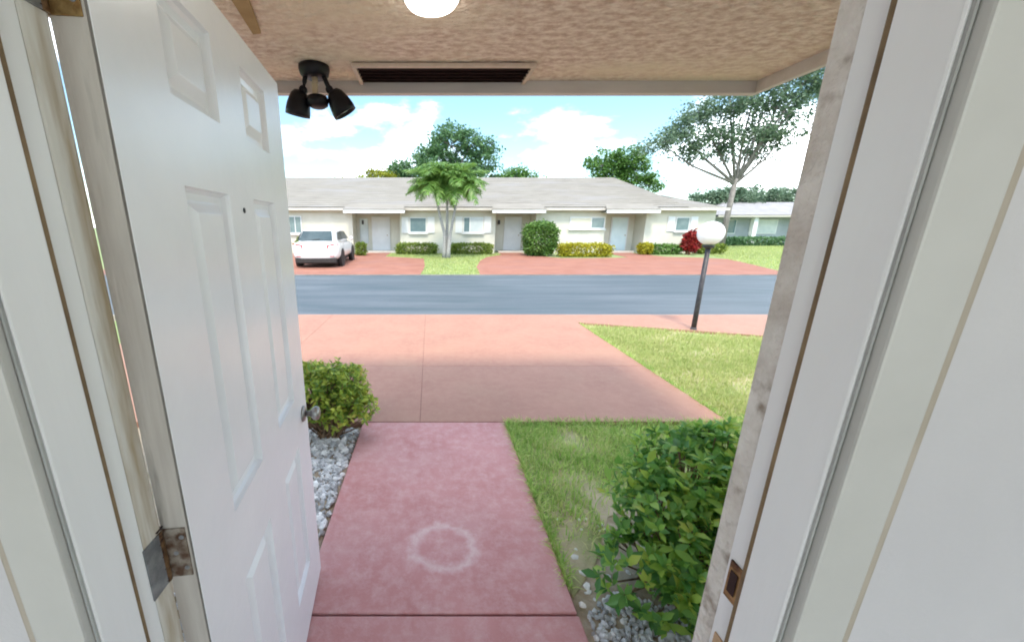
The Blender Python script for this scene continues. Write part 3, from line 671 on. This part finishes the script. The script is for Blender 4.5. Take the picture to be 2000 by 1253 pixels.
# grey neighbour house at far right
gh = tag(empty('grey_house', (31,34,0)), 'low blue grey house with hip roof behind the lamp post at right', 'house')
GO = (-31,-34,0)
def gb(name, mb, m): return mb.build(name, m, gh, loc=GO)
gb('wall', MB().box((25.4,34.6,-.1),(42,42,2.42)), M['grey_house'])
gb('roof', shell([(24.8,33.2,2.45),(43,33.2,2.45),(43,43,2.45),(24.8,43,2.45),(28.6,38,3.75),(39,38,3.75)], [(0,1,5,4),(1,2,5),(2,3,4,5),(3,0,4)]), M['grey_roof'])
gb('fascia', MB().box((24.8,33.15,2.25),(43,33.2,2.42)), M['soffit_far'])
gb('soffit', MB().box((24.85,33.22,2.24),(43,34.58,2.28)), M['soffit_far'])
for x in (28.2,32.4,36.6): gb('column', MB().box((x,33.4,-.1),(x+.35,33.75,2.24)), M['villa_white'])
for x0, x1, m in ((26.4,27.5,M['pane']),(28.9,31.2,M['pane_pale']),(33.4,35.2,M['pane'])):
    wd = gb('window', MB().box((x0-.08,34.52,.82),(x1+.08,34.59,2.1)), M['villa_white'])
    MB().box((x0,34.49,.9),(x1,34.515,2.02)).build('pane', m, wd)

# ================================================================== HEDGES ACROSS THE ROAD
def hedge(name, label, c, size, n, leaf, m, seed, group=None, cat='hedge', round_=.25):
    """clipped block of leaves: points near the faces of a soft box, small folded leaves"""
    r = random.Random(seed); root = tag(empty(name, c), label, cat, group)
    sx, sy, sz = size; ms = []
    lm = leaf_mesh('leaf', m, wide=.6)
    for i in range(n):
        u = Vector((r.uniform(-1,1), r.uniform(-1,1), r.uniform(-1,1)))
        pw = 1.2/round_; nrm = (abs(u.x)**pw + abs(u.y)**pw + abs(u.z)**pw)**(1/pw)
        k = r.uniform(.45,1.0)**.4 / max(nrm,.05) * (1+.13*mnoise.noise((u.x*sx*1.6+seed,u.y*2,u.z*2)) + .06*mnoise.noise((u.x*sx*5+seed,u.y*6,u.z*6)))
        p = Vector((u.x*sx/2*k, u.y*sy/2*k, sz/2 + u.z*sz/2*k)); p.z = max(p.z, .02)
        e = Euler((r.uniform(-1.2,1.2), r.uniform(-1.2,1.2), r.uniform(0,6.3))).to_matrix().to_4x4()
        ms.append(Matrix.Translation(p) @ e @ Matrix.Scale(leaf*r.uniform(.6,1.3),4))
    fo = join_leaves('foliage', lm, ms, m, root); fo['kind'] = 'stuff'
    st = MB()
    for i in range(max(3, int(sx*2))):
        x = r.uniform(-.4,.4)*sx; st.tube([(x,r.uniform(-.2,.2)*sy,-.1),(x+r.uniform(-.1,.1),0,sz*.7)], [.025,.012], 5)
    st.build('stems', M['twig'], root)
    return root
G = 'hedges along the villa fronts'
hedge('hedge', 'low yellow green hedge left of the palm under the shuttered window', (-.75,21.2,-.02), (2.3,.8,.62), 3000, .11, M['leaf_hedge'], 21, G)
hedge('hedge', 'low hedge right of the palm below the pale blind window', (2.3,21.2,-.02), (2.4,.8,.62), 3000, .11, M['leaf_hedge'], 22, G)
hedge('clipped_shrub', 'tall dark green clipped block shrub beside the villa door', (5.85,20.2,-.02), (1.75,1.5,1.78), 6500, .13, M['leaf_clip'], 23, cat='shrub', round_=.4)
hedge('hedge', 'bright yellow hedge beside the tall clipped shrub', (8.0,19.6,-.02), (2.75,.9,.68), 4200, .11, M['leaf_yellow'], 24, G)
hedge('clipped_shrub', 'small square green shrub just right of the white car', (-3.72,20.3,-.02), (.55,.55,.72), 1200, .10, M['leaf_hedge'], 25, cat='shrub', round_=.35)
hedge('hedge', 'low dull green hedge left of the red shrub', (13.1,21.3,-.02), (2.0,.8,.55), 2600, .11, M['leaf_clip'], 26, G)
hedge('hedge', 'small yellow green bush at the corner of the pale blue door porch', (11.95,21.0,-.02), (.75,.7,.66), 1200, .11, M['leaf_yellow'], 33, cat='shrub', round_=.5)
hedge('hedge', 'pale green bush right of the lamp globe', (16.0,21.5,-.02), (1.6,.9,.62), 2200, .11, M['leaf_hedge'], 27, G, round_=.5)
hedge('red_shrub', 'dark red leaved shrub just left of the lamp globe', (14.4,20.9,-.02), (1.05,.9,1.42), 1500, .16, M['leaf_red'], 28, cat='shrub', round_=.8)
hedge('hedge', 'dark green hedge in front of the grey house', (26.6,30.2,-.05), (7.0,1.0,.72), 6500, .15, M['leaf_dark'], 29, G)
hedge('bush', 'yellowish bush left of the white car by the villa wall', (-6.55,19.6,-.02), (1.0,.9,1.0), 1500, .13, M['leaf_hedge'], 30, cat='shrub', round_=.7)

# ================================================================== TREES
def tree(name, label, base, trunk_h, trunk_r, blobs, n, leaf, m, seed, group='trees behind the villas', bark=M['bark'], clump=.32, limbs=True, fill=.25):
    r = random.Random(seed); root = tag(empty(name, base), label, 'tree', group); tk = MB()
    top = Vector((r.uniform(-.2,.2), r.uniform(-.2,.2), trunk_h))
    tk.tube([(0,0,-.2),(r.uniform(-.1,.1),0,trunk_h*.45),top], [trunk_r*1.25,trunk_r,trunk_r*.8], 10)
    ms = []; vol = sum(b[3]*b[4]*b[5] for b in blobs)
    lm = leaf_mesh('leaf', m, wide=.55)
    for bi, (bx, by, bz, rx, ry, rz) in enumerate(blobs):
        bc = Vector((bx,by,bz))
        if limbs:
            mid = top.lerp(bc,.5) + Vector((r.uniform(-.3,.3),r.uniform(-.3,.3),-.25)); tk.tube([top-Vector((0,0,.3)),mid,bc], [trunk_r*.55,trunk_r*.36,trunk_r*.14], 7)
        nb = int(n*(rx*ry*rz)/vol); ncl = max(8, int(nb/55))
        for c in range(ncl):
            u = Vector((r.gauss(0,1),r.gauss(0,1),r.gauss(0,1))).normalized(); k = r.uniform(fill,1.0)**.45
            cp = bc + Vector((u.x*rx*k,u.y*ry*k,u.z*rz*k)); cr_ = clump*r.uniform(.6,1.5)
            if limbs and c % 3 == 0: tk.tube([bc.lerp(cp,.1), bc.lerp(cp,.6)+Vector((0,0,-.05)), cp], [trunk_r*.13,trunk_r*.09,trunk_r*.04], 4, False)
            for j in range(max(1, nb//ncl)):
                p = cp + Vector((r.gauss(0,.6),r.gauss(0,.6),r.gauss(0,.42)))*cr_
                e = Euler((r.uniform(-1.1,1.1), r.uniform(-1.1,1.1), r.uniform(0,6.3))).to_matrix().to_4x4()
                ms.append(Matrix.Translation(p) @ e @ Matrix.Scale(leaf*r.uniform(.55,1.35),4))
    cr2 = join_leaves('crown', lm, ms, m, root)
    tk.build('trunk', bark, root, smooth=True)
    return root
# big dark broadleaf tree behind the palm
tree('broadleaf_tree', 'large dark green tree rising behind the palm and roof', (1.6,34,0), 4.6, .30,
     [(-1.2,0,6.6,1.9,1.8,1.6),(0.1,0,8.1,2.0,1.8,1.6),(1.9,0,8.2,1.5,1.5,1.1),(2.9,.2,6.5,1.6,1.6,1.4),(3.4,0,7.9,.75,.9,.7),(.8,-.4,6.0,2.2,1.6,1.2)], 12000, .24, M['leaf_dark'], 41, clump=.42)
tree('broadleaf_tree', 'dark tree left of the palm just above the villa roof', (-2.7,35,0), 4.0, .22, [(0,0,6.1,1.3,1.2,1.2),(.6,0,5.2,1.4,1.2,.9),(-.8,0,5.3,1.0,1.0,.8)], 5200, .22, M['leaf_dark'], 42, clump=.38)
tree('broadleaf_tree', 'low round tree top right of the large dark tree', (7.8,36,0), 3.6, .2, [(0,0,5.7,1.5,1.2,.9),(-1.4,0,5.4,1.1,1.1,.9),(1.5,0,5.2,1.3,1,.7)], 4800, .22, M['leaf_mid'], 43, clump=.38)
tree('broadleaf_tree', 'yellow lime coloured tree top low over the roof at left', (-5.0,33,0), 3.2, .2, [(.6,0,5.1,1.7,1.2,.95),(-1.5,0,4.7,1.8,1.1,.62),(-3.0,0,4.4,1.2,1,.5)], 6500, .18, M['leaf_lime'], 44, clump=.32, fill=.1)
tree('broadleaf_tree', 'bright green tree above the right end of the villa roof', (15.5,32,0), 3.6, .24, [(-1.6,0,6.2,1.3,1.3,1.2),(0,0,6.6,1.6,1.4,1.05),(1.3,0,5.6,1.5,1.2,.9),(2.1,0,4.7,1.1,1.1,.75),(-.5,0,5.2,1.5,1.3,.8)], 8500, .21, M['leaf_mid'], 45, clump=.36)
tree('broadleaf_tree', 'low hazy green tree behind the thin trunk at right', (29.6,39,0), 2.2, .22, [(-1.6,0,4.0,2.0,1.6,.85),(1.4,0,4.1,2.1,1.6,.95),(0,0,4.6,1.6,1.5,.7)], 6000, .24, M['leaf_grey'], 46, clump=.4)
tree('broadleaf_tree', 'distant low tree behind the grey house roof', (37.0,44,0), 2.5, .25, [(0,0,4.6,3.2,2,1.3),(3,0,4.3,2.5,2,1.1),(-2.6,0,4.0,2.0,1.6,.9)], 5500, .3, M['leaf_grey'], 47, clump=.45)
# airy feathery tree at right, in front of the grey house
tree('feathery_tree', 'tall airy feathery tree with thin grey trunk at right', (18.45,24,0), 4.3, .16,
     [(-4.8,0,6.3,1.0,1.2,.55),(-3.7,0,6.9,1.2,1.3,.8),(-2.6,0,5.9,1.1,1.2,.65),(-1.5,0,6.8,1.2,1.3,.9),(-.4,0,5.9,1.0,1.1,.6),(.7,0,6.9,1.3,1.3,.95),(1.7,0,5.9,1.0,1.1,.6),(2.6,0,6.8,1.0,1.2,.7),
      (-2.7,.2,8.0,1.1,1.3,.7),(-.8,0,8.3,1.2,1.3,.8),(1.0,0,8.4,1.3,1.3,.85),(2.8,0,8.2,1.1,1.2,.75),(-1.3,0,9.4,.9,1.1,.5),(.4,0,9.7,1.1,1.2,.6),(2.1,0,10.0,1.2,1.3,.75),(3.8,0,11.0,1.5,1.4,.8),(3.6,0,9.4,1.2,1.2,.75)],
     24000, .16, M['leaf_grey'], 48, clump=.40, fill=.03)
# ---- palm with several trunks
palm = tag(empty('palm_tree', (.82,18.7,0)), 'clustered palm with pale trunks on the grass island across the road', 'palm')
def frond_mesh(seed, ln=1.75):
    r = random.Random(seed); mb = MB(); pts = []
    for i in range(9):
        t = i/8; pts.append(Vector((0, ln*(t - .10*t*t), ln*(.42*t - .78*t*t))))
    mb.tube(pts, [.018*(1-.8*i/8) for i in range(9)], 5, False)
    for i in range(30):
        t = .12 + .88*i/29; k = t*8; a = int(min(k,7)); p = pts[a].lerp(pts[a+1], k-a); d = (pts[a+1]-pts[a]).normalized()
        L_ = ln*.34*math.sin(math.pi*(.15+.78*t))
        for s in (-1,1):
            side = Vector((s,0,0)); q = (side*.8 + d*.6 + Vector((0,0,r.uniform(-.8,.25)))).normalized()
            wv = d*.030
            mdl = p + q*L_*.55; tip = p + q*L_ + Vector((0,0,-.25*L_))
            mb.add([p-wv, p+wv, mdl+wv*1.1, mdl-wv*1.1, tip], [(0,1,2,3),(3,2,4)])
    me = bpy.data.meshes.new('frond'); me.from_pydata(mb.v, [], mb.f); me.materials.append(M['leaf_palm']); return me
fm = [frond_mesh(i) for i in range(5)]
tops = []
for (bx, by), (mx_, mz), (tx, ty, tz), tr in (((-.10,0),(-.12,1.2),(-.60,.05,3.15),.085), ((.08,-.05),(.18,1.2),(.58,0,3.20),.085), ((0,.15),(.02,1.5),(.02,.25,3.60),.08)):
    MB().tube([(bx,by,-.05),(bx*1.1,by,.35),(mx_,by,mz),(tx*.6,ty*.6,tz*.66),(tx*.85,ty,tz*.88),(tx,ty,tz)], [.13,.095,.075,tr*.72,tr*.62,tr*.5], 12).build('trunk', M['palmbark'], palm, smooth=True)
    tops.append((tx,ty,tz))
for ti, (tx, ty, tz) in enumerate(tops):
    MB().tube([(tx,ty,tz-.02),(tx,ty,tz+.35)], [.055,.03], 8).build('crownshaft', M['leaf_clip'], palm, smooth=True)
    nF = 26
    for k in range(nF):
        o = bpy.data.objects.new('frond', fm[(k+ti) % 5]); C.objects.link(o); o.parent = palm
        o.location = (tx,ty,tz+.28); up = rnd.uniform(-.38,.95)
        o.rotation_euler = Euler((up, rnd.uniform(-.2,.2), 2*math.pi*k/nF*2.0 + k*.21 + rnd.uniform(-.2,.2) + ti)); s = rnd.uniform(.68,1.02); o.scale = (s*rnd.uniform(.9,1.2),s,s*rnd.uniform(.8,1.25))

# ================================================================== PARKED CAR
car = tag(empty('parked_car', (-4.32,14.15,-.012), R(3.0)), 'white hatchback parked nose in on the red drive across the road', 'car')
def ring(y, hw, z0, z1, p=4.5, n=28, tuck=0.0):
    out = []; zc = (z0+z1)/2; hz_ = (z1-z0)/2
    for k in range(n):
        a = 2*math.pi*k/n + math.pi/n; c, s = math.cos(a), math.sin(a)
        X = hw*math.copysign(abs(c)**(2/p), c); Z = hz_*math.copysign(abs(s)**(2/p), s)
        X *= 1 - tuck*max(0, Z/hz_)**2 - .06*max(0,-Z/hz_)**2
        out.append((X, y, zc+Z))
    return out
def loft(secs, n=28):
    vs = [v for s in secs for v in s]; fs = []
    for i in range(len(secs)-1):
        for k in range(n): fs.append((i*n+k, i*n+(k+1)%n, (i+1)*n+(k+1)%n, (i+1)*n+k))
    fs += [tuple(range(n))[::-1], tuple((len(secs)-1)*n+k for k in range(n))]
    return MB().add(vs, fs)
body = loft([ring(.00,.70,.36,.82), ring(.04,.80,.31,.93), ring(.16,.865,.27,.99), ring(.45,.885,.24,1.00,tuck=.04), ring(1.2,.89,.22,.98,tuck=.05), ring(2.4,.89,.22,.97,tuck=.05), ring(3.1,.885,.22,.95,tuck=.05), ring(3.7,.87,.24,.88), ring(4.15,.83,.28,.78), ring(4.33,.72,.34,.68), ring(4.38,.6,.38,.62)])
b_ = body.build('body', M['car_white'], car, smooth=True)
# cabin: lofted upward in plan rings
def plan(z, y0, y1, hw, n=28, p=5):
    out = []; yc=(y0+y1)/2; hy=(y1-y0)/2
    for k in range(n):
        a = 2*math.pi*k/n + math.pi/n; c, s = math.cos(a), math.sin(a)
        out.append((hw*math.copysign(abs(c)**(2/p),c), yc+hy*math.copysign(abs(s)**(2/p),s), z))
    return out
cab = [plan(.90,.16,3.35,.80), plan(.98,.20,3.22,.785), plan(1.15,.36,2.85,.735), plan(1.30,.52,2.50,.685), plan(1.39,.66,2.25,.64), plan(1.435,.86,2.05,.56), plan(1.452,1.2,1.7,.3)]
loft(cab).build('cabin', M['car_white'], car, smooth=True)
# glass laid just proud of the cabin
def quadglass(name, pts, m=M['car_glass'], off=(0,0,0), th=.012):
    mb = MB(); o = Vector(off); P = [Vector(p) for p in pts]; n = (P[1]-P[0]).cross(P[2]-P[0]).normalized()
    mb.add([p+o for p in P]+[p+o-n*th for p in P], [(0,1,2,3),(7,6,5,4),(0,4,5,1),(1,5,6,2),(2,6,7,3),(3,7,4,0)])
    return mb.build(name, m, car)
quadglass('rear_window', [(-.63,.185,1.01),(.63,.185,1.01),(.545,.575,1.36),(-.545,.575,1.36)])
quadglass('windscreen', [(.64,3.20,1.0),(-.64,3.20,1.0),(-.54,2.38,1.37),(.54,2.38,1.37)])
for s in (-1,1):
    q = [(.792,.55,1.02),(.795,1.30,1.02),(.690,1.30,1.33),(.700,.86,1.31)]
    q2 = [(.796,1.38,1.02),(.798,2.85,1.02),(.695,2.40,1.33),(.690,1.38,1.34)]
    for qq in (q, q2):
        P = [(s*x,y,z) for x,y,z in qq]
        if s < 0: P = P[::-1]
        quadglass('side_window', P)
    tl = MB().add([(s*.44,-.004,.74),(s*.70,.035,.76),(s*.845,.15,.80),(s*.850,.17,.89),(s*.71,.04,.90),(s*.46,.010,.86),
                   (s*.44,.06,.74),(s*.70,.10,.76),(s*.80,.22,.80),(s*.80,.24,.89),(s*.69,.12,.90),(s*.46,.10,.86)],
                  [(0,1,4,5),(1,2,3,4),(0,6,7,1),(1,7,8,2),(2,8,9,3),(3,9,10,4),(4,10,11,5),(5,11,6,0)]).build('tail_light', M['tail'], car)
    tl.location.y = -.008
    for y in (.82, 3.48):
        Mx = Matrix.Translation((s*.80,y,.315)) @ Matrix.Rotation(s*math.pi/2,4,'Y')
        wh = MB().lathe([(.20,-.10),(.30,-.10),(.315,-.06),(.315,.06),(.30,.095),(.21,.10),(.20,.08)], 28, Mx).build('wheel', M['tyre'], car, smooth=True)
        MB().lathe([(.205,.070),(.20,.088),(.15,.078),(.05,.085),(.002,.088)], 20, Mx).build('rim', M['rim'], wh, smooth=True)
        for k in range(5):
            Ms = Mx @ Matrix.Rotation(2*math.pi*k/5,4,'Z')
            mb = MB().box((.04,-.022,.083),(.195,.022,.096)); mb.v = [tuple(Ms @ Vector(v)) for v in mb.v]; mb.build('spoke', M['rim'], wh)
        MB().lathe([(.375,.0),(.375,.096),(.30,.098)], 28, Mx).build('wheel_arch', M['tyre'], car, smooth=False)
    MB().lathe([(.004,-.10),(.07,-.07),(.085,0),(.07,.07),(.004,.10)], 14, Matrix.Translation((s*.96,2.65,1.02)) @ Matrix.Rotation(math.pi/2,4,'Y')).build('mirror', M['car_white'], car, smooth=True)
    for y in (1.02, 2.12): boxo('door_handle', (s*.875-.012,y,.84), (s*.875+.022,y+.17,.87), M['rim'], car, bevel=.006)
boxo('rear_valance', (-.76,-.012,.19), (.76,.22,.37), M['tyre'], car, bevel=.03)
boxo('underbody', (-.72,.1,.16), (.72,4.2,.26), M['tyre'], car)
pl_ = boxo('number_plate', (-.25,-.022,.60), (.25,-.012,.73), M['plate'], car, bevel=.003)
boxo('boot_trim', (-.34,-.016,.765), (.34,-.004,.79), M['rim'], car, bevel=.004)
for s in (-1,1): boxo('bumper_reflector', (s*.62-.08,-.014,.42), (s*.62+.08,.03,.45), M['tail'], car)
boxo('rear_wiper', (-.02,.20,1.02), (.30,.212,1.045), M['tyre'], car, rot=(0,R(-8),0))
